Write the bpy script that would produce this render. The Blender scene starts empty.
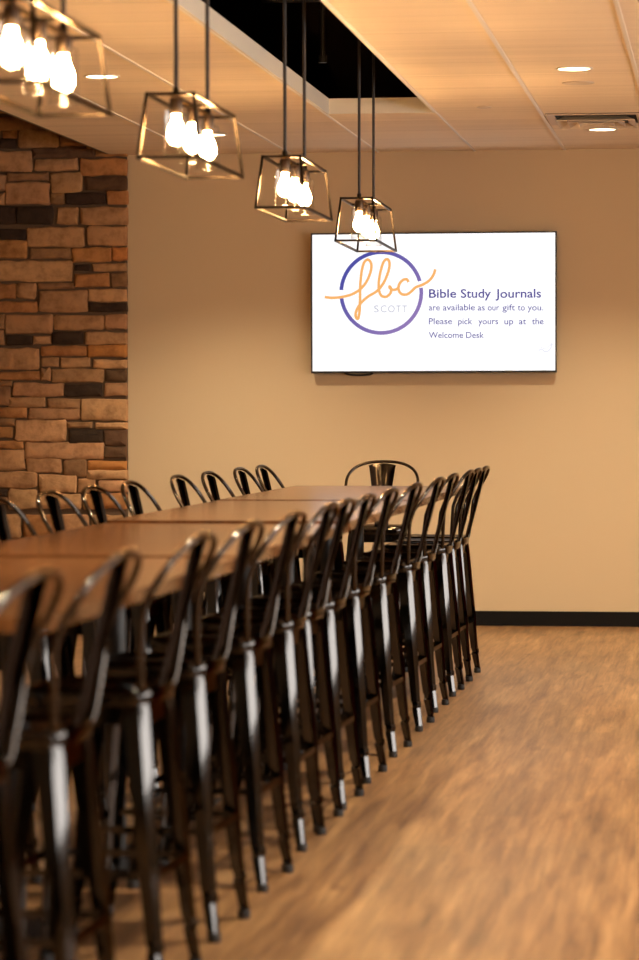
import bpy, bmesh, math, random
from mathutils import Vector, Matrix, noise

# ------------------------------------------------------------------ camera, world, light, exposure
SC = bpy.context.scene
COL = SC.collection
PI = math.pi
R = math.radians

F_PX, CAM_H = 3100.0, 1.45
_yaw = math.atan((731 - 319.5) / F_PX)
_pit = math.atan((480 - 408) / math.hypot(F_PX, 411.5))
_roll = -0.002
_f = Vector((-math.sin(_yaw) * math.cos(_pit), math.cos(_yaw) * math.cos(_pit), -math.sin(_pit)))
_r0 = Vector((math.cos(_yaw), math.sin(_yaw), 0))
_u0 = _r0.cross(_f)
_r = _r0 * math.cos(_roll) + _u0 * math.sin(_roll)
_u = _r.cross(_f)
cam_d = bpy.data.cameras.new('camera')
cam_d.sensor_fit = 'VERTICAL'
cam_d.sensor_height = 36.0
cam_d.lens = 36.0 * F_PX / 960.0
cam_d.clip_end = 200
cam_d.dof.use_dof = True
cam_d.dof.focus_distance = 17.9
cam_d.dof.aperture_fstop = 3.3
cam = bpy.data.objects.new('camera', cam_d)
COL.objects.link(cam)
cam.matrix_world = Matrix(((_r.x, _u.x, -_f.x, 0), (_r.y, _u.y, -_f.y, 0), (_r.z, _u.z, -_f.z, CAM_H), (0, 0, 0, 1)))
SC.camera = cam

SC.view_settings.view_transform = 'Standard'
SC.view_settings.look = 'None'
SC.view_settings.gamma = 1.0
SC.view_settings.use_curve_mapping = False
SC.view_settings.exposure = 0.5
SC.cycles.use_denoising = True
SC.cycles.use_adaptive_sampling = False
SC.cycles.max_bounces = 8
SC.cycles.diffuse_bounces = 4
SC.cycles.glossy_bounces = 4
SC.cycles.transparent_max_bounces = 16
SC.cycles.sample_clamp_indirect = 6.0
SC.cycles.caustics_reflective = False
SC.cycles.caustics_refractive = False

WORLD = bpy.data.worlds.new('daylight')
SC.world = WORLD
WORLD.use_nodes = True
_bg = WORLD.node_tree.nodes['Background']
_bg.inputs[0].default_value = (1.0, 0.95, 0.90, 1)
_bg.inputs[1].default_value = 8.5

SPOT_W = 415.0
SPOT_COL = (1.0, 0.86, 0.61)
BULB_E = 295.0
TV_E = 0.86

# room numbers
YW = 20.635          # back wall
ZC = 3.165           # tile ceiling
XR = 4.6             # right wall
XL = -8.5            # left wall
YF = -3.0            # wall behind the camera
XE = -4.15           # left edge of the tile ceiling
ZH = 4.25            # high ceiling on the left / plenum deck

# ------------------------------------------------------------------ materials
def mat(name, col=(.5, .5, .5), rough=.5, metal=0.0, spec=.5, emit=None, estr=1.0, coat=0.0):
    m = bpy.data.materials.new(name)
    m.use_nodes = True
    b = m.node_tree.nodes['Principled BSDF']
    b.inputs['Base Color'].default_value = (*col, 1)
    b.inputs['Roughness'].default_value = rough
    b.inputs['Metallic'].default_value = metal
    b.inputs['Specular IOR Level'].default_value = spec
    b.inputs['Coat Weight'].default_value = coat
    if emit:
        b.inputs['Emission Color'].default_value = (*emit, 1)
        b.inputs['Emission Strength'].default_value = estr
    return m

def nd(m, t, **kw):
    n = m.node_tree.nodes.new(t)
    for k, v in kw.items():
        setattr(n, k, v)
    return n

def lk(m, a, b):
    m.node_tree.links.new(a, b)

def bsdf(m):
    return m.node_tree.nodes['Principled BSDF']

def ramp(m, stops):
    r = nd(m, 'ShaderNodeValToRGB')
    e = r.color_ramp.elements
    e[0].position, e[0].color = stops[0][0], (*stops[0][1], 1)
    e[1].position, e[1].color = stops[-1][0], (*stops[-1][1], 1)
    for p, c in stops[1:-1]:
        q = e.new(p)
        q.color = (*c, 1)
    return r

def coords(m, scale=(1, 1, 1), kind='Object', rot=(0, 0, 0)):
    tc = nd(m, 'ShaderNodeTexCoord')
    mp = nd(m, 'ShaderNodeMapping')
    mp.inputs['Scale'].default_value = scale
    mp.inputs['Rotation'].default_value = rot
    lk(m, tc.outputs[kind], mp.inputs[0])
    return mp.outputs[0]

def noise_tex(m, vec, scale, detail=4, rough=.5, dist=0):
    n = nd(m, 'ShaderNodeTexNoise')
    n.inputs['Scale'].default_value = scale
    n.inputs['Detail'].default_value = detail
    n.inputs['Roughness'].default_value = rough
    n.inputs['Distortion'].default_value = dist
    lk(m, vec, n.inputs['Vector'])
    return n

def mix(m, a, b, fac, mode='MIX'):
    x = nd(m, 'ShaderNodeMix', data_type='RGBA', blend_type=mode)
    for sock, v in ((x.inputs[0], fac), (x.inputs[6], a), (x.inputs[7], b)):
        if isinstance(v, (int, float)):
            sock.default_value = v
        elif isinstance(v, tuple):
            sock.default_value = (*v, 1)
        else:
            lk(m, v, sock)
    return x.outputs[2]

def bump(m, h, strength=.2, dist=.01):
    b = nd(m, 'ShaderNodeBump')
    b.inputs['Strength'].default_value = strength
    b.inputs['Distance'].default_value = dist
    lk(m, h, b.inputs['Height'])
    lk(m, b.outputs[0], bsdf(m).inputs['Normal'])

# painted wall
M_wall = mat('wall_paint', (.58, .435, .275), .75, spec=.25)
_n = noise_tex(M_wall, coords(M_wall), 260, 2)
bump(M_wall, _n.outputs[0], .05, .002)
M_high = mat('high_ceiling_paint', (.16, .12, .085), .9, spec=.1)
M_black = mat('plenum_black', (.03, .02, .018), .9, spec=.1)
M_base = mat('baseboard_black', (.006, .005, .005), .5, spec=.15)

# ceiling tile: fine linear texture across the room
M_ceil = mat('ceiling_tile', (.62, .47, .33), .8, spec=.2)
_v = coords(M_ceil, (.35, 34, 1))
_n1 = noise_tex(M_ceil, _v, 1.0, 3, .6)
_v2 = coords(M_ceil, (.12, 4.5, 1))
_n2 = noise_tex(M_ceil, _v2, 1.0, 2, .5)
_r1 = ramp(M_ceil, [(.3, (.79, .65, .485)), (.7, (.88, .73, .555))])
lk(M_ceil, _n1.outputs[0], _r1.inputs[0])
_br = nd(M_ceil, 'ShaderNodeTexBrick')
_br.offset = 0
for k, v in (('Scale', 1.0), ('Mortar Size', .004), ('Mortar Smooth', .3), ('Brick Width', 60.0), ('Row Height', .6155)):
    _br.inputs[k].default_value = v
_br.inputs['Color1'].default_value = _br.inputs['Color2'].default_value = (1, 1, 1, 1)
_br.inputs['Mortar'].default_value = (.70, .66, .62, 1)
lk(M_ceil, coords(M_ceil), _br.inputs['Vector'])
_c = mix(M_ceil, _r1.outputs[0], _br.outputs[0], 1.0, 'MULTIPLY')
_r2 = ramp(M_ceil, [(.35, (.93, .93, .93)), (.65, (1, 1, 1))])
lk(M_ceil, _n2.outputs[0], _r2.inputs[0])
_c = mix(M_ceil, _c, _r2.outputs[0], 1.0, 'MULTIPLY')
lk(M_ceil, _c, bsdf(M_ceil).inputs['Base Color'])
M_tbar = mat('ceiling_bar', (.74, .67, .59), .45)
M_trim = mat('fascia', (.62, .56, .48), .6)

# floor: warm vinyl planks running towards the back wall
M_floor = mat('plank_floor', (.4, .2, .09), .42, spec=.35)
_v = coords(M_floor, (1, 1, 1), rot=(0, 0, PI / 2))
_br = nd(M_floor, 'ShaderNodeTexBrick')
_br.offset = .37
_br.offset_frequency = 2
for k, v in (('Scale', 1.0), ('Mortar Size', .0012), ('Mortar Smooth', .2), ('Bias', 0), ('Brick Width', 1.22), ('Row Height', .18)):
    _br.inputs[k].default_value = v
_br.inputs['Color1'].default_value = (.80, .80, .80, 1)
_br.inputs['Color2'].default_value = (1.0, 1.0, 1.0, 1)
_br.inputs['Mortar'].default_value = (.72, .66, .6, 1)
lk(M_floor, _v, _br.inputs['Vector'])
_g = noise_tex(M_floor, coords(M_floor, (13, .8, 1)), 1.4, 6, .66, .35)
_rg = ramp(M_floor, [(.30, (.105, .043, .015)), (.44, (.225, .105, .039)), (.56, (.31, .155, .059)), (.70, (.43, .232, .096))])
lk(M_floor, _g.outputs[0], _rg.inputs[0])
_c = mix(M_floor, mix(M_floor, _rg.outputs[0], (.80, .83, .86), 1.0, 'MULTIPLY'), _br.outputs[0], 1.0, 'MULTIPLY')
_g2 = noise_tex(M_floor, coords(M_floor, (70, 2.2, 1)), 1.0, 4, .65)
_rg2 = ramp(M_floor, [(.32, (.62, .58, .55)), (.60, (1.0, 1.0, 1.0))])
lk(M_floor, _g2.outputs[0], _rg2.inputs[0])
_c = mix(M_floor, _c, _rg2.outputs[0], 1.0, 'MULTIPLY')
_g3 = noise_tex(M_floor, coords(M_floor, (3.5, .9, 1)), 4, 2, .5)
_rg3 = ramp(M_floor, [(.26, (.62, .56, .52)), (.34, (1, 1, 1))])
lk(M_floor, _g3.outputs[0], _rg3.inputs[0])
_c = mix(M_floor, _c, _rg3.outputs[0], 1.0, 'MULTIPLY')
lk(M_floor, _c, bsdf(M_floor).inputs['Base Color'])
bump(M_floor, _g2.outputs[0], .06, .002)

# stone
M_stone = mat('ledge_stone', (.3, .2, .12), .85, spec=.2)
_at = nd(M_stone, 'ShaderNodeAttribute', attribute_name='stone_colour')
_n = noise_tex(M_stone, coords(M_stone), 14, 6, .6)
_r3 = ramp(M_stone, [(.3, (.62, .58, .54)), (.55, (1, 1, 1)), (.75, (1.16, 1.10, 1.0))])
lk(M_stone, _n.outputs[0], _r3.inputs[0])
_c = mix(M_stone, _at.outputs[0], _r3.outputs[0], 1.0, 'MULTIPLY')
lk(M_stone, _c, bsdf(M_stone).inputs['Base Color'])
bump(M_stone, _n.outputs[0], .5, .02)
M_mortar = mat('mortar', (.115, .072, .045), .95, spec=.1)

# table top
M_top = mat('walnut_laminate', (.12, .05, .025), .17, spec=.32)
_g = noise_tex(M_top, coords(M_top, (14, 1.0, 14)), 1.6, 6, .6, .8)
_rg = ramp(M_top, [(.30, (.055, .020, .006)), (.5, (.115, .043, .0135)), (.70, (.195, .078, .027))])
lk(M_top, _g.outputs[0], _rg.inputs[0])
lk(M_top, _rg.outputs[0], bsdf(M_top).inputs['Base Color'])

M_gun = mat('black_gunmetal', (.066, .062, .060), .10, metal=1.0)
bsdf(M_gun).inputs['Specular Tint'].default_value = (.31, .27, .24, 1)
_n = noise_tex(M_gun, coords(M_gun), 30, 2)
bump(M_gun, _n.outputs[0], .02, .002)
M_hoop_lit = mat('black_gunmetal_lit', (.085, .074, .066), .13, metal=1.0)  # same stool metal, lightened and warmed to imitate reflected floor and wall light
bsdf(M_hoop_lit).inputs['Specular Tint'].default_value = (.62, .54, .46, 1)
M_splat_shaded = mat('black_gunmetal_shaded', (.040, .034, .031), .14, metal=1.0)  # same stool metal again, darkened so the splat looks shaded
bsdf(M_splat_shaded).inputs['Specular Tint'].default_value = (.10, .085, .075, 1)
M_rubber = mat('black_rubber', (.015, .014, .014), .5)
M_pwd = mat('black_powder_coat', (.012, .011, .011), .4)
M_bronze = mat('dark_bronze', (.022, .017, .013), .30, metal=1.0)
bsdf(M_bronze).inputs['Specular Tint'].default_value = (.5, .45, .4, 1)
M_rod = mat('rod_black', (.02, .015, .013), .45)
M_sock = mat('socket_bronze', (.10, .07, .05), .4, metal=1.0)
M_bulb = mat('bulb_glow', (1, .9, .7), .3, emit=(1.0, .60, .25), estr=BULB_E)
M_lens = mat('downlight_lens', (1, .95, .85), .3, emit=(1.0, .80, .52), estr=7.0)
M_reflector = mat('downlight_reflector', (.9, .82, .7), .12, metal=1.0)
M_white = mat('white_enamel', (.66, .58, .48), .5)
M_grille = mat('vent_metal', (.58, .46, .34), .5)
M_dark = mat('vent_dark', (.02, .017, .015), .8)
M_tvbody = mat('television_plastic', (.012, .012, .013), .35)
M_cable = mat('cable_black', (.01, .01, .01), .5)

def emis(name, col, s):
    m = bpy.data.materials.new(name)
    m.use_nodes = True
    nt = m.node_tree
    nt.nodes.remove(nt.nodes['Principled BSDF'])
    e = nt.nodes.new('ShaderNodeEmission')
    e.inputs[0].default_value = (*col, 1)
    e.inputs[1].default_value = s
    nt.links.new(e.outputs[0], nt.nodes['Material Output'].inputs[0])
    return m
M_screen = emis('screen_white', (.97, .97, 1.0), TV_E)
M_ink = emis('screen_purple_heading', (.10, .08, .32), .66)
M_ink2 = emis('screen_purple_text', (.17, .15, .38), .66)
M_orange = emis('screen_orange', (1.0, .49, .16), .68)
M_grey = emis('screen_pale_grey', (.58, .58, .66), .72)
M_faint = emis('screen_faint', (.80, .80, .88), .74)
M_ring = emis('screen_ring', (.1, .09, .4), .66)
_tc = nd(M_ring, 'ShaderNodeTexCoord')
_sx = nd(M_ring, 'ShaderNodeSeparateXYZ')
lk(M_ring, _tc.outputs['Generated'], _sx.inputs[0])
_ma = nd(M_ring, 'ShaderNodeMath', operation='SUBTRACT')
lk(M_ring, _sx.outputs[0], _ma.inputs[0]); lk(M_ring, _sx.outputs[2], _ma.inputs[1])
_mr = nd(M_ring, 'ShaderNodeMapRange')
_mr.inputs[1].default_value = -.6; _mr.inputs[2].default_value = .8
lk(M_ring, _ma.outputs[0], _mr.inputs[0])
_rr = ramp(M_ring, [(0, (.085, .085, .40)), (1, (.33, .22, .52))])
lk(M_ring, _mr.outputs[0], _rr.inputs[0])
for n in M_ring.node_tree.nodes:
    if n.type == 'EMISSION':
        lk(M_ring, _rr.outputs[0], n.inputs[0])

def thin_glass(name, tint, base):
    m = bpy.data.materials.new(name)
    m.use_nodes = True
    nt = m.node_tree
    nt.nodes.remove(nt.nodes['Principled BSDF'])
    t = nt.nodes.new('ShaderNodeBsdfTransparent'); t.inputs[0].default_value = (*tint, 1)
    g = nt.nodes.new('ShaderNodeBsdfGlossy'); g.inputs['Roughness'].default_value = .03
    lw = nt.nodes.new('ShaderNodeLayerWeight'); lw.inputs[0].default_value = .5
    pw = nt.nodes.new('ShaderNodeMath'); pw.operation = 'POWER'; pw.inputs[1].default_value = 3.0
    ad = nt.nodes.new('ShaderNodeMath'); ad.operation = 'MULTIPLY_ADD'; ad.inputs[1].default_value = .95; ad.inputs[2].default_value = base
    mx = nt.nodes.new('ShaderNodeMixShader')
    nt.links.new(lw.outputs['Facing'], pw.inputs[0]); nt.links.new(pw.outputs[0], ad.inputs[0])
    nt.links.new(ad.outputs[0], mx.inputs[0]); nt.links.new(t.outputs[0], mx.inputs[1]); nt.links.new(g.outputs[0], mx.inputs[2])
    nt.links.new(mx.outputs[0], nt.nodes['Material Output'].inputs[0])
    return m
M_glass = thin_glass('shade_glass', (.97, .96, .94), .07)
M_pane = thin_glass('window_glass', (.97, .98, .98), .04)

# ------------------------------------------------------------------ mesh helpers
def link(name, me, m, parent=None):
    o = bpy.data.objects.new(name, me)
    COL.objects.link(o)
    if m is not None and not me.materials:
        me.materials.append(m)
    if parent:
        o.parent = parent
    return o

def obj(name, bm, m, parent=None, smooth=None, bevel=0):
    if bevel:
        bmesh.ops.bevel(bm, geom=[e for e in bm.edges if e.is_manifold and e.calc_face_angle(0) > .6],
                        offset=bevel, segments=2, affect='EDGES', profile=.6)
    bmesh.ops.recalc_face_normals(bm, faces=bm.faces)
    me = bpy.data.meshes.new(name)
    bm.to_mesh(me)
    bm.free()
    if smooth is not None:
        for p in me.polygons:
            p.use_smooth = True
        me.set_sharp_from_angle(angle=R(smooth))
    return link(name, me, m, parent)

def box(bm, x0, x1, y0, y1, z0, z1):
    v = [bm.verts.new(p) for p in ((x0, y0, z0), (x1, y0, z0), (x1, y1, z0), (x0, y1, z0),
                                   (x0, y0, z1), (x1, y0, z1), (x1, y1, z1), (x0, y1, z1))]
    for f in ((3, 2, 1, 0), (4, 5, 6, 7), (0, 1, 5, 4), (1, 2, 6, 5), (2, 3, 7, 6), (3, 0, 4, 7)):
        bm.faces.new([v[i] for i in f])

def boxes(*bs):
    bm = bmesh.new()
    for b in bs:
        box(bm, *b)
    return bm

def loft(bm, rings, closed=True, cap=True):
    vs = [[bm.verts.new(p) for p in r] for r in rings]
    n = len(vs[0])
    for a, b in zip(vs, vs[1:]):
        for i in range(n if closed else n - 1):
            j = (i + 1) % n
            bm.faces.new((a[i], a[j], b[j], b[i]))
    if cap:
        bm.faces.new(vs[0][::-1])
        bm.faces.new(vs[-1])
    return vs

def tube(bm, pts, rad, seg=10, closed=False):
    pts = [Vector(p) for p in pts]
    n = len(pts)
    rings = []
    up = None
    for i, p in enumerate(pts):
        a = pts[(i - 1) % n] if (closed or i) else p
        b = pts[(i + 1) % n] if (closed or i < n - 1) else p
        t = (b - a).normalized()
        if up is None:
            up = Vector((0, 0, 1)) if abs(t.z) < .9 else Vector((0, 1, 0))
        s = t.cross(up).normalized()
        up = s.cross(t).normalized()
        rr = rad[i] if isinstance(rad, (list, tuple)) else rad
        rings.append([p + (s * math.cos(q) + up * math.sin(q)) * rr for q in [2 * PI * k / seg for k in range(seg)]])
    if closed:
        rings.append(rings[0])
        vs = [[bm.verts.new(q) for q in r] for r in rings[:-1]]
        for i in range(n):
            a, b = vs[i], vs[(i + 1) % n]
            for k in range(seg):
                j = (k + 1) % seg
                bm.faces.new((a[k], a[j], b[j], b[k]))
    else:
        loft(bm, rings)

def lathe(bm, prof, c=(0, 0, 0), seg=20, cap=True):
    rings = [[(c[0] + r * math.cos(2 * PI * k / seg), c[1] + r * math.sin(2 * PI * k / seg), c[2] + z) for k in range(seg)] for r, z in prof]
    loft(bm, rings, True, cap)

def catmull(pts, n=6):
    P = [Vector(p) for p in pts]
    P = [P[0] * 2 - P[1]] + P + [P[-1] * 2 - P[-2]]
    out = []
    for i in range(1, len(P) - 2):
        p0, p1, p2, p3 = P[i - 1:i + 3]
        for k in range(n):
            t = k / n
            out.append(.5 * ((2 * p1) + (p2 - p0) * t + (2 * p0 - 5 * p1 + 4 * p2 - p3) * t * t + (3 * p1 - p0 - 3 * p2 + p3) * t ** 3))
    out.append(P[-2])
    return out

def tag(o, label, cat, group=None):
    o['label'] = label
    o['category'] = cat
    if group:
        o['group'] = group
    return o

def thing(name, label, cat, loc=(0, 0, 0), rz=0, group=None):
    o = bpy.data.objects.new(name, None)
    o.empty_display_size = .1
    COL.objects.link(o)
    o.location = loc
    o.rotation_euler = (0, 0, rz)
    return tag(o, label, cat, group)

KIDS = {}
def kids(o):
    return [c for c in COL.objects if c.parent == o]

def copy_tree(o, parent=None):
    c = o.copy()
    COL.objects.link(c)
    if parent:
        c.parent = parent
    for ch in kids(o):
        copy_tree(ch, c)
    return c

def struct(name, bm, m, parent=None, smooth=None, bevel=0):
    o = obj(name, bm, m, parent, smooth, bevel)
    o['kind'] = 'structure'
    return o

# pixel of the photograph -> point on the plane Y = y (used only to take measurements off the photograph)
def at_y(px, py, y):
    d = _f + _r * ((px - 319.5) / F_PX) - _u * ((py - 480) / F_PX)
    t = y / d.y
    return Vector((d.x * t, y, CAM_H + d.z * t))

# ------------------------------------------------------------------ room shell
struct('floor', boxes((XL, XR, YF, YW, -.1, 0)), M_floor)
struct('wall_back', boxes((XL, XR, YW, YW + .2, 0, ZH)), M_wall)
struct('wall_left', boxes((XL - .2, XL, YF, YW, 0, ZH)), M_wall)
struct('wall_front', boxes((XL, XR, YF - .2, YF, 0, ZH)), M_wall)
# right wall with tall windows
WIN = [(1.0 + 2.0 * k, 2.98 + 2.0 * k) for k in range(8)]
WZ0, WZ1 = 1.08, 2.45
bm = bmesh.new()
box(bm, XR, XR + .2, YF, YW, 0, WZ0)
box(bm, XR, XR + .2, YF, YW, WZ1, ZH)
ys = [YF] + [v for w in WIN for v in w] + [YW]
for a, b in zip(ys[0::2], ys[1::2]):
    box(bm, XR, XR + .2, a, b, WZ0, WZ1)
struct('wall_right', bm, M_wall)
for i, (a, b) in enumerate(WIN):
    bm = bmesh.new()
    for y0, y1, z0, z1 in ((a, a + .03, WZ0, WZ1), (b - .03, b, WZ0, WZ1), (a + .03, b - .03, WZ0, WZ0 + .04), (a + .03, b - .03, WZ1 - .04, WZ1)):
        box(bm, XR + .06, XR + .13, y0, y1, z0, z1)
    w = struct('window_%d' % (i + 1), bm, M_base)
    p = obj('pane', boxes((XR + .092, XR + .098, a + .03, b - .03, WZ0 + .04, WZ1 - .04)), M_pane, w)
    ld = bpy.data.lights.new('window_portal', 'AREA')
    ld.shape = 'RECTANGLE'
    ld.size, ld.size_y = b - a, WZ1 - WZ0
    ld.cycles.is_portal = True
    lo = bpy.data.objects.new('window_portal', ld)
    COL.objects.link(lo)
    lo.location = (XR + .19, (a + b) / 2, (WZ0 + WZ1) / 2)
    lo.rotation_euler = (PI / 2, 0, PI / 2)

# baseboard
struct('baseboard_back', boxes((-4.05, XR, YW - .012, YW, 0, .098)), M_base, bevel=.003)

# tile ceiling with the open slot above the tables
HX0, HX1, HY0, HY1 = -2.32, -1.71, 3.0, 17.93
T = .02
bm = boxes((XE, HX0 - .012, YF, YW, ZC, ZC + T), (HX1 + .012, XR, YF, YW, ZC, ZC + T), (HX0 - .012, HX1 + .012, HY1 + .012, YW, ZC, ZC + T), (HX0 - .012, HX1 + .012, YF, HY0 - .012, ZC, ZC + T))
struct('ceiling', bm, M_ceil)
n = 0
for x in (-3.545, -2.935, -1.095, -.482, .13, .745, 1.36, 1.975, 2.59, 3.2, 3.82):
    n += 1
    struct('trim_%d' % n, boxes((x - .010, x + .010, YF, YW, ZC - .006, ZC)), M_tbar)
# slot fascia and edge bar
FH = .088
bm = boxes((HX0 - .012, HX0, HY0, HY1, ZC - .004, ZC + FH), (HX1, HX1 + .012, HY0, HY1, ZC - .004, ZC + FH),
           (HX0 - .012, HX1 + .012, HY1, HY1 + .012, ZC - .001, ZC + FH), (HX0 - .012, HX1 + .012, HY0 - .012, HY0, ZC - .001, ZC + FH))
struct('trim_%d' % (n + 1), bm, M_trim)
bm = boxes((HX0 - .024, HX0 - .012, YF, YW, ZC - .006, ZC), (HX1 + .012, HX1 + .024, YF, YW, ZC - .006, ZC))
struct('trim_%d' % (n + 2), bm, M_tbar)
# high ceiling and black plenum
struct('ceiling_high', boxes((XL, XE, YF, YW, ZH, ZH + .1)), M_high)
struct('ceiling_plenum', boxes((XE, XR, YF, YW, ZH, ZH + .1), (XE, XR, YF, YW, ZH - .01, ZH),
                               (HX0 - 1.2, HX0 - 1.15, YF, YW, ZC + T, ZH), (HX1 + 1.15, HX1 + 1.2, YF, YW, ZC + T, ZH),
                               (HX0 - 1.15, HX1 + 1.15, 19.2, 19.25, ZC + T, ZH)), M_black)
struct('trim_%d' % (n + 3), boxes((XE - .02, XE, YF, YW, ZC, ZH)), M_high)

# ------------------------------------------------------------------ stone wall, left
YS = YW - .085
K = 639 / 135.0
TONES = {'t': (.38, .202, .096), 'l': (.46, .252, .122), 'b': (.255, .132, .061), 'o': (.37, .168, .060), 'O': (.39, .158, .046), 'd': (.042, .024, .015), 'r': (.105, .055, .028)}
A = '''0,60,190,115,b 15,125,78,155,o 0,160,78,200,d 92,122,278,197,t 290,150,400,190,b 155,205,450,245,r 455,215,590,240,o
0,222,150,310,t 168,258,368,310,t 380,258,590,330,o 0,332,28,405,t 35,325,230,355,b 243,325,388,412,t 405,345,590,402,r 30,370,232,468,t
0,420,22,470,t 242,422,305,468,b 315,420,498,468,d 508,412,590,465,o 0,480,75,560,d 82,485,252,565,d 272,490,368,562,t 385,487,590,562,t
0,590,120,635,d 132,582,398,669,t 418,578,590,664,t 195,75,330,118,b 340,110,590,140,b 410,152,590,205,o'''
B = '''0,5,128,82,o 145,42,335,85,b 345,40,522,102,o 530,40,590,95,O 0,102,340,192,l 355,120,425,142,d 442,115,590,145,t 358,160,515,220,o
528,160,590,218,b 0,210,75,275,o 85,210,170,275,t 185,208,348,230,b 188,242,415,338,t 420,238,590,288,l 420,300,590,338,d 0,295,175,340,o
0,355,18,420,t 27,355,248,440,t 258,360,490,425,t 498,355,590,418,t 0,430,18,495,t 35,455,152,495,d 160,458,240,492,l 248,440,392,490,d
405,440,590,490,l 0,515,182,612,t 195,505,410,545,o 418,502,590,552,O 198,560,275,595,t 288,560,425,600,t 445,570,590,605,l 0,627,185,660,o
195,610,238,665,t 245,612,490,670,t 500,620,590,665,r'''
Cc = '''0,55,55,75,b 0,80,45,165,b 65,65,300,122,t 305,68,480,125,d 495,65,590,120,t 45,130,212,172,t 230,138,378,178,t 388,140,590,235,l
0,182,125,225,o 138,182,375,232,t 0,235,70,262,b 0,272,58,318,o 74,240,310,335,l 320,250,435,272,b 455,252,590,278,l 328,285,488,350,d
495,290,590,355,r 0,338,108,370,o 118,345,490,418,l 495,365,590,415,r 0,380,115,472,t 128,420,290,482,t 300,428,405,505,b 415,432,590,470,O
415,478,590,515,l 0,485,172,555,t 190,498,358,578,l 370,518,450,580,t 470,528,590,575,l 0,570,32,595,d 42,568,172,655,l 0,605,32,630,t
180,590,385,655,l 395,590,460,655,o 468,585,590,655,o'''
rects = []
for txt, oy in ((A, 105), (B, 240), (Cc, 370)):
    for s in txt.split():
        x0, y0, x1, y1, t = s.split(',')
        x0, y0, x1, y1 = float(x0), float(y0), float(x1), float(y1)
        if x0 == 0:
            x0 = -18
        a = at_y(x0 / K, oy + y0 / K, YS)
        b = at_y(x1 / K, oy + y1 / K, YS)
        if x1 > 580:
            x1 += 6 + (len(rects) * 5 % 7)
            b = at_y(x1 / K, oy + y1 / K, YS)
        rects.append((a.x - .005, b.x + .003, b.z - .004, a.z + .005, t))
random.seed(11)
XS1 = at_y(590 / K, 300, YS).x
XS0 = at_y(-18 / K, 300, YS).x
zt = max(r[3] for r in rects) + .02
zb = min(r[2] for r in rects) - .02
def fill(x0, x1, z0, z1):
    z = z0
    while z < z1 - .03:
        h = random.choice((.09, .13, .17, .22))
        if z + h > z1 - .06:
            h = z1 - z
        x = x1
        while x > x0 + .05:
            w = random.uniform(.22, .75)
            if x - w < x0 + .15:
                w = x - x0
            t = random.choice('ttttlloobbdr')
            if h > .15 and w < .5 and random.random() < .5:
                hh = h * random.uniform(.4, .6)
                rects.append((x - w + .018, x, z, z + hh - .018, random.choice('tlobd')))
                rects.append((x - w + .018, x, z + hh, z + h - .018, t))
            else:
                rects.append((x - w + .018, x, z, z + h - .018, t))
            x -= w
        z += h
fill(-7.0, XS1, .01, zb)
fill(-7.0, XS1, zt, ZH - .02)
fill(-7.0, XS0 - .01, zb, zt)
bm = bmesh.new()
cl = bm.loops.layers.float_color.new('stone_colour')
for (x0, x1, z0, z1, t) in rects:
    w, h = x1 - x0, z1 - z0
    if w < .02 or h < .012:
        continue
    c = TONES[t]
    k = random.uniform(.97, 1.22)
    c = (c[0] * k, c[1] * k * random.uniform(.96, 1.04), c[2] * k, 1)
    dep = random.uniform(.032, .046)
    rr = min(w, h) * random.uniform(.04, .12)
    j = min(.010, h * .12)
    out = []
    pts = []
    nx = max(2, int(w / .07)); nz = max(1, int(h / .06))
    for i in range(nx + 1):
        pts.append((x0 + rr + (w - 2 * rr) * i / nx, z0))
    for i in range(nz + 1):
        pts.append((x1, z0 + rr + (h - 2 * rr) * i / nz))
    for i in range(nx + 1):
        pts.append((x1 - rr - (w - 2 * rr) * i / nx, z1))
    for i in range(nz + 1):
        pts.append((x0, z1 - rr - (h - 2 * rr) * i / nz))
    pts = [(px + random.uniform(-j, j) * .55, pz + random.uniform(-j, j) * .6) for px, pz in pts]
    cx, cz = (x0 + x1) / 2, (z0 + z1) / 2
    def sh(q, d):
        px, pz = q
        return (px - math.copysign(min(d, abs(px - cx) * .8), px - cx), pz - math.copysign(min(d, abs(pz - cz) * .8), pz - cz))
    rings = [[(p[0], YS + .03, p[1]) for p in pts], [(p[0], YS - dep + .03 + .012, p[1]) for p in pts],
             [(*sh(p, .007)[:1], YS - dep + .03 + .002 + random.uniform(-.003, .003), sh(p, .007)[1]) for p in pts],
             [(*sh(p, .03)[:1], YS - dep + .03 - .004 + random.uniform(-.005, .005), sh(p, .03)[1]) for p in pts]]
    vs = [[bm.verts.new(p) for p in r] for r in rings]
    fs = []
    m_ = len(pts)
    for a, b in zip(vs, vs[1:]):
        for i in range(m_):
            q = (i + 1) % m_
            fs.append(bm.faces.new((a[i], a[q], b[q], b[i])))
    fs.append(bm.faces.new(vs[-1]))
    for f in fs:
        for l in f.loops:
            l[cl] = c
stone = struct('wall_stone', bm, M_stone, smooth=35)
mo = obj('mortar', boxes((-7.0, XS1 + .004, YS + .013, YW, 0, ZH)), M_mortar, stone)
mo['kind'] = 'structure'

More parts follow.
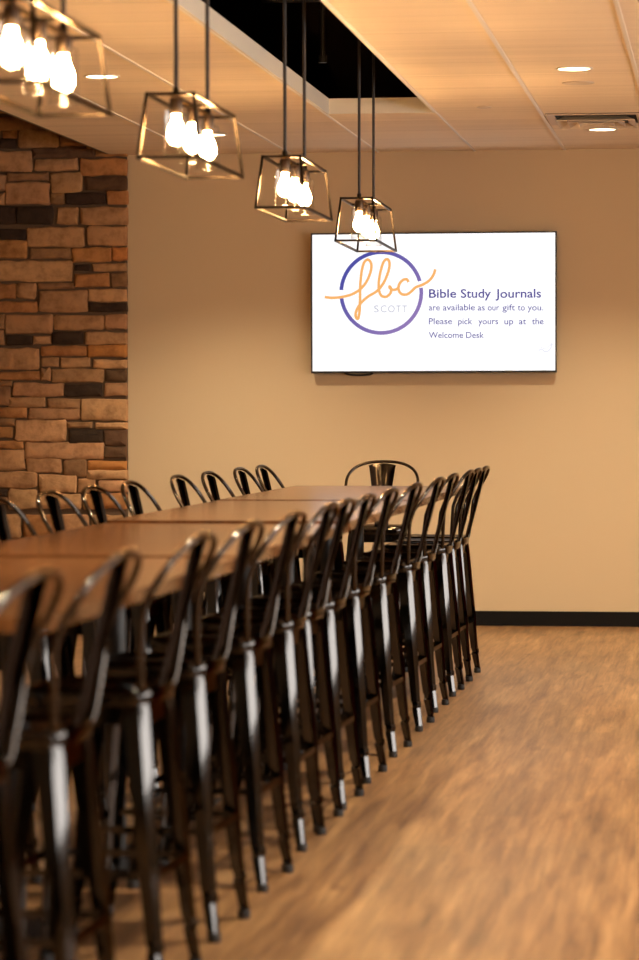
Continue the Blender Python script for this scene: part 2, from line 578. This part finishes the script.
# ------------------------------------------------------------------ tables
TZ, TT = 1.02, .035
TX0, TX1 = -2.385, -1.442
t0 = thing('communal_table', '', 'table', (-1.9, 0, 0), 0, 'bar-height tables joined end to end')
L = 2.615
obj('tabletop', boxes((TX0 + 1.9, TX1 + 1.9, -L / 2, L / 2, TZ - TT, TZ)), M_top, t0, smooth=30, bevel=.004)
for s in (-1, 1):
    bm = bmesh.new()
    lathe(bm, [(.034, .012), (.034, TZ - TT - .012)], (-.06, s * .62, 0), 20)
    p = obj('pedestal', bm, M_pwd, t0, smooth=30)
    obj('base_plate', boxes((-.15, .03, s * .62 - .28, s * .62 + .28, 0, .012)), M_pwd, p, bevel=.003)
    obj('top_plate', boxes((-.22, .10, s * .62 - .15, s * .62 + .15, TZ - TT - .012, TZ - TT)), M_pwd, p)
obj('beam', boxes((-.085, -.035, -.62 + .15, .62 - .15, TZ - TT - .05, TZ - TT - .012)), M_pwd, t0)
TL = ['walnut-topped bar table at the far end of the row, nearest the screen wall',
      'walnut-topped bar table second from the far end of the row',
      'walnut-topped bar table in the middle of the row, third from the far end',
      'walnut-topped bar table nearest the camera along the left edge of the photo']
for i, yf in enumerate((16.98, 14.35, 11.70, 9.03)):
    o = t0 if i == 0 else copy_tree(t0)
    o.location = (-1.9, yf - L / 2, 0)
    o.scale = (1, 1, (1.004, 1.001, .993, .990)[i])
    o['label'] = TL[i]

# ------------------------------------------------------------------ stools
s0 = thing('bar_stool', '', 'stool', (0, 0, 0), 0, 'x')
# seat
bm = bmesh.new()
def rsq(h, r, z, n=5):
    out = []
    for cx, cy, a in ((1, 1, 0), (-1, 1, 90), (-1, -1, 180), (1, -1, 270)):
        for k in range(n + 1):
            q = R(a + 90 * k / n)
            out.append((cx * (h - r) + r * math.cos(q), cy * (h - r) + r * math.sin(q), z))
    return out
loft(bm, [rsq(.160, .045, .712), rsq(.164, .045, .722), rsq(.164, .045, .745), rsq(.159, .042, .756), rsq(.150, .038, .760), rsq(.135, .03, .757), rsq(.10, .03, .752), rsq(.02, .01, .750)], True, True)
obj('seat', bm, M_gun, s0, smooth=40)
# legs: folded sheet with a rounded raised corner
def leg_ring(z, w, r, t, off, sx, sy):
    # off: outer corner coordinate at this height; a runs along x, b along y, both inward
    f = .16
    P = [(w, (w - r) * f), (r, 0)]
    for k in range(1, 7):          # broad, slightly crowned corner facet
        u = k / 7
        bul = .05 * r * 4 * u * (1 - u)
        P.append((r * (1 - u) - bul * .7, r * u - bul * .7))
    P += [(0, r), ((w - r) * f, w), ((w - r) * f + t, w), (t, r + t * .4)]
    for k in range(6, 0, -1):
        u = k / 7
        bul = .05 * r * 4 * u * (1 - u)
        P.append((r * (1 - u) - bul * .7 + t * .75, r * u - bul * .7 + t * .75))
    P += [(r + t * .4, t), (w, (w - r) * f + t)]
    return [(sx * (off - a), sy * (off - b), z) for a, b in P]
def off_at(z):
    return .217 - (.217 - .156) * z / .735
ST = [(.735, .070, .018, 0), (.715, .066, .018, 0), (.700, .064, .0205, .003), (.50, .056, .0195, .003), (.30, .048, .018, .003),
      (.285, .047, .0145, 0), (.135, .040, .0135, -.0015), (.130, .040, .0155, .002), (.112, .038, .0155, .002), (.105, .037, .0125, -.0035), (.024, .031, .0125, .001)]
for sx, sy in ((1, 1), (-1, 1), (-1, -1), (1, -1)):
    bm = bmesh.new()
    loft(bm, [leg_ring(z, w, r, .004, off_at(z) + o_, sx, sy) for z, w, r, o_ in ST])
    lg = obj('leg', bm, M_gun, s0, smooth=32)
    bm = bmesh.new()
    c = off_at(.012) - .016
    lathe(bm, [(.017, 0), (.019, .006), (.018, .026)], (sx * c, sy * c, 0), 12)
    obj('foot_cap', bm, M_rubber, lg, smooth=40)
# apron + stretchers
bm = bmesh.new()
e = off_at(.30) - .006
for sg in (-1, 1):
    bm2 = boxes((-e + .03, e - .03, sg * e - .004, sg * e + .004, .288, .308))
    obj('stretcher', bm2, M_gun, s0, bevel=.002)
    bm2 = boxes((sg * e - .004, sg * e + .004, -e + .03, e - .03, .288, .308))
    obj('stretcher', bm2, M_gun, s0, bevel=.002)
for sg in (-1, 1):
    box(bm, -.10, .10, sg * .148 - .002, sg * .148 + .002, .665, .715)
    box(bm, sg * .148 - .002, sg * .148 + .002, -.10, .10, .665, .715)
obj('apron', bm, M_gun, s0)
# back hoop
def lean(z):
    t = max(0, z - .74)
    return -.150 - t * .095 - max(0, z - .94) * .20 - max(0, z - .98) * .33
half = [(.135, -.120, .738), (.150, -.150, .745), (.163, None, .765), (.184, None, .82), (.202, None, .88), (.213, None, .94), (.217, None, .99)]
pts = [Vector((x, lean(z) if y is None else y, z)) for x, y, z in half]
for k in range(1, 12):
    q = PI / 2 * k / 12
    x = .217 * math.cos(q) ** (2 / 2.5)
    z = .995 + .137 * math.sin(q) ** (2 / 2.5)
    pts.append(Vector((x, lean(z), z)))
full = pts + [Vector((0, lean(1.132), 1.132))] + [Vector((-p.x, p.y, p.z)) for p in reversed(pts)]
bm = bmesh.new()
tube(bm, full, .0090, 10)
bmesh.ops.rotate(bm, verts=bm.verts, cent=(0, -.17, 0), matrix=Matrix.Rotation(R(-2.0), 3, 'Z'))
obj('back_hoop', bm, M_hoop_lit, s0, smooth=60)
# central splat
bm = bmesh.new()
rows = []
for k in range(15):
    z = .752 + (1.122 - .752) * k / 14
    t = k / 14
    hw = .040 + .042 * t ** 1.3
    prof = []
    for i in range(13):
        u_ = -1 + 2 * i / 12
        groove = -.003 if abs(abs(u_) - .5) < .1 and .06 < t < .9 else 0
        flange = .006 if abs(u_) > .97 else 0
        prof.append((u_ * hw, -.166 - (z - .745) * .262 + .004 - .008 * (1 - u_ * u_) + groove + flange, z - (.012 * u_ * u_ if k == 14 else 0)))
    rows.append(prof)
vs = [[bm.verts.new(p) for p in r] for r in rows]
for a, b in zip(vs, vs[1:]):
    for i in range(12):
        bm.faces.new((a[i], a[i + 1], b[i + 1], b[i]))
ret = bmesh.ops.extrude_face_region(bm, geom=bm.faces[:])
bmesh.ops.translate(bm, verts=[v for v in ret['geom'] if isinstance(v, bmesh.types.BMVert)], vec=(0, -.003, 0))
bmesh.ops.rotate(bm, verts=bm.verts, cent=(0, -.17, 0), matrix=Matrix.Rotation(R(1.8), 3, 'Z'))
obj('back_splat', bm, M_splat_shaded, s0, smooth=35)

random.seed(5)
RIGHT = [16.76, 16.22, 15.73, 14.90, 14.04, 13.00, 12.09, 11.30, 10.72, 10.24, 9.38, 8.50, 7.70, 6.72, 5.88]
LEFT = [16.97, 16.27, 15.25, 14.42, 13.2, 12.38, 11.6, 10.72, 9.85, 9.1]
ordn = ['first', 'second', 'third', 'fourth', 'fifth', 'sixth', 'seventh', 'eighth', 'ninth', 'tenth', 'eleventh', 'twelfth', 'thirteenth', 'fourteenth', 'fifteenth']
first = True
for i, y in enumerate(RIGHT):
    o = s0 if first else copy_tree(s0)
    first = False
    o.location = (-1.586 + random.uniform(-.006, .006), y, 0)
    o.rotation_euler = (0, 0, PI / 2 - R(2.2) + R(random.uniform(-.8, .8)))
    o['group'] = 'stools along the right side of the tables'
    if i == 0:
        o['label'] = 'black metal bar stool at the far end of the right-hand row, nearest the baseboard'
    elif i == 14:
        o['label'] = 'black bar stool nearest the camera in the right-hand row, cut by the left edge'
    else:
        o['label'] = '%s black bar stool from the far end of the right-hand row' % ordn[i]
for i, y in enumerate(LEFT):
    o = copy_tree(s0)
    o.location = (-2.317 + random.uniform(-.008, .008), y, 0)
    o.rotation_euler = (0, 0, -PI / 2 - R(3.6) + R(random.uniform(-.8, .8)))
    o['group'] = 'stools along the left side of the tables'
    if i == 0:
        o['label'] = 'black metal bar stool at the far end of the left-hand row, against the tan wall'
    else:
        o['label'] = '%s black bar stool from the far end of the left-hand row, %s' % (ordn[i], 'against the tan wall' if i < 5 else 'against the stone' if i < 8 else 'only legs showing')
o = copy_tree(s0)
o.location = (-2.067, 18.20, 0)
o.rotation_euler = (0, 0, PI)
del o['group']
o['label'] = 'black metal bar stool alone at the head of the table, facing the camera'

# ------------------------------------------------------------------ pendants
p0 = thing('linear_pendant', '', 'pendant light', (0, 0, 0), 0, 'three-bulb lantern pendants over the tables')
LB, LT, WB, WT, HP = .95, .87, .212, .164, .22       # bottom/top length and width, height; origin at the middle of the bottom
s = .0054
def bar(bm, a, b, hw=s):
    a, b = Vector(a), Vector(b)
    t = (b - a).normalized()
    up = Vector((0, 0, 1)) if abs(t.z) < .8 else Vector((0, 1, 0))
    x = t.cross(up).normalized() * hw
    y = x.cross(t).normalized() * hw
    a = a - t * hw; b = b + t * hw
    loft(bm, [[a + x + y, a - x + y, a - x - y, a + x - y], [b + x + y, b - x + y, b - x - y, b + x - y]])
bc = [(sx * WB / 2, sy * LB / 2, 0) for sx, sy in ((-1, -1), (1, -1), (1, 1), (-1, 1))]
tc_ = [(sx * WT / 2, sy * LT / 2, HP) for sx, sy in ((-1, -1), (1, -1), (1, 1), (-1, 1))]
bm = bmesh.new()
for i in range(4):
    bar(bm, bc[i], bc[(i + 1) % 4])
    bar(bm, tc_[i], tc_[(i + 1) % 4])
    bar(bm, bc[i], tc_[i])
bar(bm, (-WT / 2, 0, HP), (WT / 2, 0, HP))
bar(bm, (0, -LT / 2, HP), (0, LT / 2, HP), .006)
obj('lantern_frame', bm, M_bronze, p0)
ZP = 2.31
for sg in (-1, 1):
    bm = bmesh.new()
    lathe(bm, [(.0075, HP), (.0075, ZH - .03 - ZP)], (0, sg * .325, 0), 12)
    rd = obj('rod', bm, M_rod, p0, smooth=40)
    bm = bmesh.new()
    lathe(bm, [(.012, HP + .004), (.012, HP + .03), (.008, HP + .034)], (0, sg * .325, 0), 12)
    obj('collar', bm, M_bronze, rd, smooth=40)
obj('canopy', boxes((-.06, .06, -.40, .40, ZH - .035 - ZP, ZH - .01 - ZP)), M_rod, p0, bevel=.004)
for k in (-1, 0, 1):
    y = k * .325
    bm = bmesh.new()
    lathe(bm, [(.020, HP - .004), (.024, HP - .012), (.024, HP - .055), (.021, HP - .062)], (0, y, 0), 18)
    so = obj('socket', bm, M_sock, p0, smooth=40)
    bm = bmesh.new()
    zb_ = HP - .062
    lathe(bm, [(.013, zb_ + .001), (.0145, zb_ - .018), (.022, zb_ - .034), (.0285, zb_ - .052), (.031, zb_ - .068), (.0285, zb_ - .084), (.020, zb_ - .097), (.009, zb_ - .1025)], (0, y, 0), 20)
    obj('bulb', bm, M_bulb, so, smooth=60)
    bm = bmesh.new()
    zt_, zl = HP - .040, HP - .200
    prof = [(.0255, zt_), (.040, zt_ - .005), (.0425, zt_ - .016), (.0425, zl)]
    lathe(bm, prof, (0, y, 0), 24, False)
    tube(bm, [(.0425 * math.cos(2 * PI * q / 24), y + .0425 * math.sin(2 * PI * q / 24), zl) for q in range(24)], .0016, 6, True)
    obj('glass_shade', bm, M_glass, so, smooth=40)
PL = ['glowing lantern pendant hanging nearest the screen, its base overlapping the logo',
      'glowing lantern pendant second from the screen, against the tan wall',
      'glowing lantern pendant third from the screen, left of the dark ceiling slot',
      'glowing lantern pendant nearest the camera, cut by the top-left corner']
for i, (yn, x, rz) in enumerate(((15.84, -1.912, 0), (13.12, -1.908, .4), (10.45, -1.905, 0), (7.97, -1.905, 0))):
    o = p0 if i == 0 else copy_tree(p0)
    o.location = (x - math.sin(R(rz)) * LB / 2, yn + LB / 2, ZP)
    o.rotation_euler = (R(-.5) if i == 0 else 0, 0, R(rz))
    o['label'] = PL[i]

# ------------------------------------------------------------------ television
YT = YW - .075
TVX0, TVX1 = at_y(311, 300, YT).x, at_y(556.7, 300, YT).x
TVZ1 = (at_y(311, 233.2, YT).z + at_y(556.7, 231.2, YT).z) / 2
TVZ0 = (at_y(311, 373.2, YT).z + at_y(556.7, 372.6, YT).z) / 2
tv = thing('television', 'large wall-mounted screen showing white slide with circle logo and purple text', 'television', ((TVX0 + TVX1) / 2, YW, 0))
cx = (TVX0 + TVX1) / 2
obj('casing', boxes((TVX0 - cx + .002, TVX1 - cx - .002, YT + .003 - YW, -.03, TVZ0 + .002, TVZ1 - .002), (-.3, .3, -.03, -.004, TVZ0 + .25, TVZ1 - .25)), M_tvbody, tv)
bz = .010
x0, x1 = TVX0 - cx, TVX1 - cx
bm = boxes((x0, x1, YT - .004 - YW, YT + .02 - YW, TVZ0, TVZ0 + .014), (x0, x1, YT - .004 - YW, YT + .02 - YW, TVZ1 - bz, TVZ1),
           (x0, x0 + bz, YT - .004 - YW, YT + .02 - YW, TVZ0 + .014, TVZ1 - bz), (x1 - bz, x1, YT - .004 - YW, YT + .02 - YW, TVZ0 + .014, TVZ1 - bz))
obj('bezel', bm, M_tvbody, tv)
sc_ = obj('screen', boxes((x0 + bz, x1 - bz, YT - YW, YT + .002 - YW, TVZ0 + .014, TVZ1 - bz)), M_screen, tv)
YI = YT - YW - .0012
def tvp(px, py):
    q = at_y(px, py, YT)
    return q.x - cx, q.z
def flat_stroke(bm, pts, wid, y=YI):
    P = [Vector((p[0], 0, p[1])) for p in pts]
    L_, R_ = [], []
    for i, p in enumerate(P):
        a = P[max(0, i - 1)]; b = P[min(len(P) - 1, i + 1)]
        t = (b - a).normalized()
        nrm = Vector((-t.z, 0, t.x)) * wid / 2
        L_.append(bm.verts.new((p.x + nrm.x, y, p.z + nrm.z)))
        R_.append(bm.verts.new((p.x - nrm.x, y, p.z - nrm.z)))
    for i in range(len(P) - 1):
        bm.faces.new((L_[i], L_[i + 1], R_[i + 1], R_[i]))
PXM = 1.64 / 245.7
# ring, broken where the script crosses it
rcx, rcz = tvp(381.2, 292.6)
ro, ri = 42.2 * PXM, 38.3 * PXM
bm = bmesh.new()
for a0, a1 in ((16, 176), (188, 366.5)):
    va, vb = [], []
    for k in range(49):
        q = R(a0 + (a1 - a0) * k / 48)
        va.append(bm.verts.new((rcx + ro * math.cos(q), YI, rcz + ro * math.sin(q))))
        vb.append(bm.verts.new((rcx + ri * math.cos(q), YI, rcz + ri * math.sin(q))))
    for k in range(48):
        bm.faces.new((va[k], va[k + 1], vb[k + 1], vb[k]))
obj('logo_ring', bm, M_ring, sc_)
def lz(p):
    return tvp(310 + p[0] / 4.915, 235 + p[1] / 4.915)
scr = [(72, 305), (110, 309), (160, 304), (210, 290), (252, 262), (282, 222), (300, 172), (300, 138), (284, 121), (266, 136), (254, 180), (247, 250), (246, 320), (243, 380), (236, 412), (225, 400), (228, 372), (250, 335), (285, 303), (330, 275), (362, 235), (385, 180), (391, 138), (380, 119), (362, 132), (348, 175), (339, 225), (339, 270), (352, 299), (376, 303), (396, 285), (398, 262), (390, 252), (394, 262), (412, 270), (432, 262), (438, 248)]
scr2 = [(484, 232), (476, 218), (456, 222), (438, 244), (436, 270), (450, 290), (476, 292), (500, 276), (520, 257), (556, 243), (588, 222), (608, 194), (616, 168)]
bm = bmesh.new()
flat_stroke(bm, [(p.x, p.y) for p in catmull([Vector((*lz(p), 0)) for p in scr], 6)], .019, YI - .0006)
flat_stroke(bm, [(p.x, p.y) for p in catmull([Vector((*lz(p), 0)) for p in scr2], 6)], .019, YI - .0009)
obj('logo_script', bm, M_orange, sc_)
def text_mesh(s, fat=.011):
    cu = bpy.data.curves.new('lettering', 'FONT')
    cu.body = s
    cu.resolution_u = 4
    cu.offset = fat
    o = bpy.data.objects.new('lettering', cu)
    COL.objects.link(o)
    dg = bpy.context.evaluated_depsgraph_get()
    me = bpy.data.meshes.new_from_object(o.evaluated_get(dg))
    bpy.data.objects.remove(o)
    return me
def words(name, items, base, cap_h, m):
    """items: (word, x0px, x1px); base/cap_h in photo pixels"""
    for w, xa, xb in items:
        bm = bmesh.new()
        me = text_mesh(w, .015 if m == M_ink else .011)
        xs = [v.co.x for v in me.vertices]
        mn, mx = min(xs), max(xs)
        A_, B_ = tvp(xa, base), tvp(xb, base)
        kx = (B_[0] - A_[0]) / (mx - mn)
        kz = cap_h * PXM / .70
        tmp = bmesh.new(); tmp.from_mesh(me)
        for v in tmp.verts:
            v.co = (A_[0] + (v.co.x - mn) * kx, YI, A_[1] + v.co.y * kz)
        m2 = bpy.data.meshes.new('t'); tmp.to_mesh(m2); tmp.free()
        bm.from_mesh(m2)
        obj(name, bm, m, sc_)
def tx(v):
    return 420 + v / 4.564
def ty(v):
    return 280 + v / 4.564
words('heading_lettering', [('Bible', tx(41), tx(166)), ('Study', tx(186), tx(324)), ('Journals', tx(344), tx(553))], ty(81), 8.6, M_ink)
words('text_lettering', [('are', tx(40), tx(91)), ('available', tx(104), tx(251)), ('as', tx(263), tx(296)), ('our', tx(309), tx(362)), ('gift', tx(376), tx(434)), ('to', tx(446), tx(479)), ('you.', tx(491), tx(563))], ty(139), 6.2, M_ink2)
words('text_lettering', [('Please', tx(40), tx(147)), ('pick', tx(174), tx(239)), ('yours', tx(266), tx(357)), ('up', tx(385), tx(426)), ('at', tx(451), tx(485)), ('the', tx(511), tx(564))], ty(202), 6.2, M_ink2)
words('text_lettering', [('Welcome', tx(40), tx(197)), ('Desk', tx(210), tx(292))], ty(265), 6.2, M_ink2)
words('logo_lettering', [('S', 374, 378.8), ('C', 380.6, 386.6), ('O', 388, 394.8), ('T', 396, 401), ('T', 402.2, 407.2)], 312.3, 7.0, M_grey)
bm = bmesh.new()
flat_stroke(bm, [(p.x, p.y) for p in catmull([Vector((*tvp(tx(a), ty(b)), 0)) for a, b in ((540, 322), (556, 316), (568, 326), (582, 326), (596, 312), (604, 290))], 5)], .009)
flat_stroke(bm, [(p.x, p.y) for p in catmull([Vector((*tvp(tx(a), ty(b)), 0)) for a, b in ((548, 306), (570, 312), (590, 302), (602, 288))], 5)], .006, YI - .0004)
obj('slide_curl', bm, M_faint, sc_)
bm = bmesh.new()
tube(bm, catmull([(at_y(a, b, YW - .03).x - cx, -.03, at_y(a, b, YW - .03).z) for a, b in ((343, 370), (345, 373.2), (352, 374.9), (362, 375.2), (371, 374.2), (374, 370))], 5), .006, 8)
obj('cable', bm, M_cable, tv, smooth=60)

# ------------------------------------------------------------------ ceiling fittings
def spot(x, y):
    ld = bpy.data.lights.new('downlight_beam', 'SPOT')
    ld.energy = SPOT_W
    ld.color = SPOT_COL
    ld.spot_size = R(116)
    ld.spot_blend = 1.0
    ld.shadow_soft_size = .06
    lo = bpy.data.objects.new('downlight_beam', ld)
    COL.objects.link(lo)
    lo.location = (x, y, ZC - .012)
    return lo
def downlight():
    t = thing('recessed_downlight', '', 'ceiling light', (0, 0, 0), 0, 'recessed downlights in the tile ceiling')
    bm = bmesh.new()
    rings = [[(r_ * math.cos(2 * PI * q / 32), r_ * math.sin(2 * PI * q / 32), z_) for q in range(32)] for r_, z_ in ((.095, 0), (.094, -.004), (.084, -.006), (.080, -.003), (.080, -.0005), (.095, -.0002))]
    loft(bm, rings + [rings[0]], True, False)
    bmesh.ops.remove_doubles(bm, verts=bm.verts, dist=1e-6)
    obj('trim_ring', bm, M_white, t, smooth=40)
    bm = bmesh.new()
    lathe(bm, [(.079, -.0006), (.079, -.003), (.06, -.0042)], (0, 0, 0), 28)
    obj('lens', bm, M_lens, t, smooth=40)
    return t
d0 = downlight()
DL = {(0, 0): 'lit round downlight in the ceiling just in front of the air vent',
      (0, 1): 'lit round downlight near the upper right of the photo, nearer than the vent',
      (1, 0): 'small lit round downlight above the tan wall, right of the stone',
      (1, 1): 'lit round downlight seen through the nearest lantern pendant'}
fst = True
for ci, x in enumerate((-.786, -3.215, 1.65)):
    for ri_, y in enumerate((19.17, 15.73, 12.29, 8.85, 5.41, 1.97)):
        spot(x, y)  # beams without a fixture are unseen, added to light the room
        if (ci, ri_) in DL:
            o = d0 if fst else copy_tree(d0)
            fst = False
            o.location = (x, y, ZC)
            o['label'] = DL[(ci, ri_)]

# flush covers
def disc(name, label, cat, x, y, r, m):
    bm = bmesh.new()
    lathe(bm, [(r, 0), (r, -.004), (r * .9, -.006)], (0, 0, 0), 28)
    o = obj(name, bm, m, None, smooth=40)
    o.location = (x, y, ZC)
    return tag(o, label, cat)
disc('sprinkler_cover', 'small round flush sprinkler cover in the ceiling right of the dark slot', 'sprinkler', -1.395, 17.66, .043, M_grille)
disc('ceiling_speaker', 'round flush tan cover in the ceiling behind the upper right downlight', 'speaker', -.80, 16.42, .085, M_grille)

# air vent
vx0, vx1, vy0, vy1 = -1.075, -.50, 18.12, 18.78
v = thing('air_vent', 'square louvred air vent in the ceiling at the right edge', 'vent', ((vx0 + vx1) / 2, (vy0 + vy1) / 2, ZC))
hx, hy = (vx1 - vx0) / 2, (vy1 - vy0) / 2
obj('backing', boxes((-hx, hx, -hy, hy, -.004, -.0005)), M_dark, v)
def sq_ring(bm, x, y, w, z0, z1, flare):
    o_ = [(-x, -y), (x, -y), (x, y), (-x, y)]
    i_ = [(-x + w, -y + w), (x - w, -y + w), (x - w, y - w), (-x + w, y - w)]
    rings = [[(a, b, z0) for a, b in o_], [(a, b, z0 - .004) for a, b in o_], [(a, b, z1 - .004) for a, b in i_], [(a, b, z1) for a, b in i_]]
    loft(bm, rings + [rings[0]], True, False)
    bmesh.ops.remove_doubles(bm, verts=bm.verts, dist=1e-6)
for k, (a, w, z0, z1) in enumerate(((1.0, .05, -.004, -.004), (.80, .05, -.034, -.008), (.58, .05, -.036, -.010), (.36, .05, -.038, -.012))):
    bm = bmesh.new()
    sq_ring(bm, hx * a, hy * a, w, z0, z1, 0)
    obj('vent_frame' if k == 0 else 'louvre', bm, M_grille, v)
obj('centre_plate', boxes((-hx * .13, hx * .13, -hy * .13, hy * .13, -.036, -.03)), M_grille, v)

# pipe in the black slot
bm = bmesh.new()
tube(bm, [(-2.60, 17.2, 3.74), (-1.2, 17.2, 3.74)], .022, 12)
tube(bm, [(-2.26, 17.2, 3.74), (-2.26, 17.2, 3.42)], .014, 10)
tube(bm, [(-2.26, 17.2, 3.42), (-2.26, 17.2, 3.38)], .024, 10)
tag(obj('sprinkler_pipe', bm, M_pwd, None, smooth=40), 'black pipe with a drop head inside the dark ceiling slot', 'pipe')
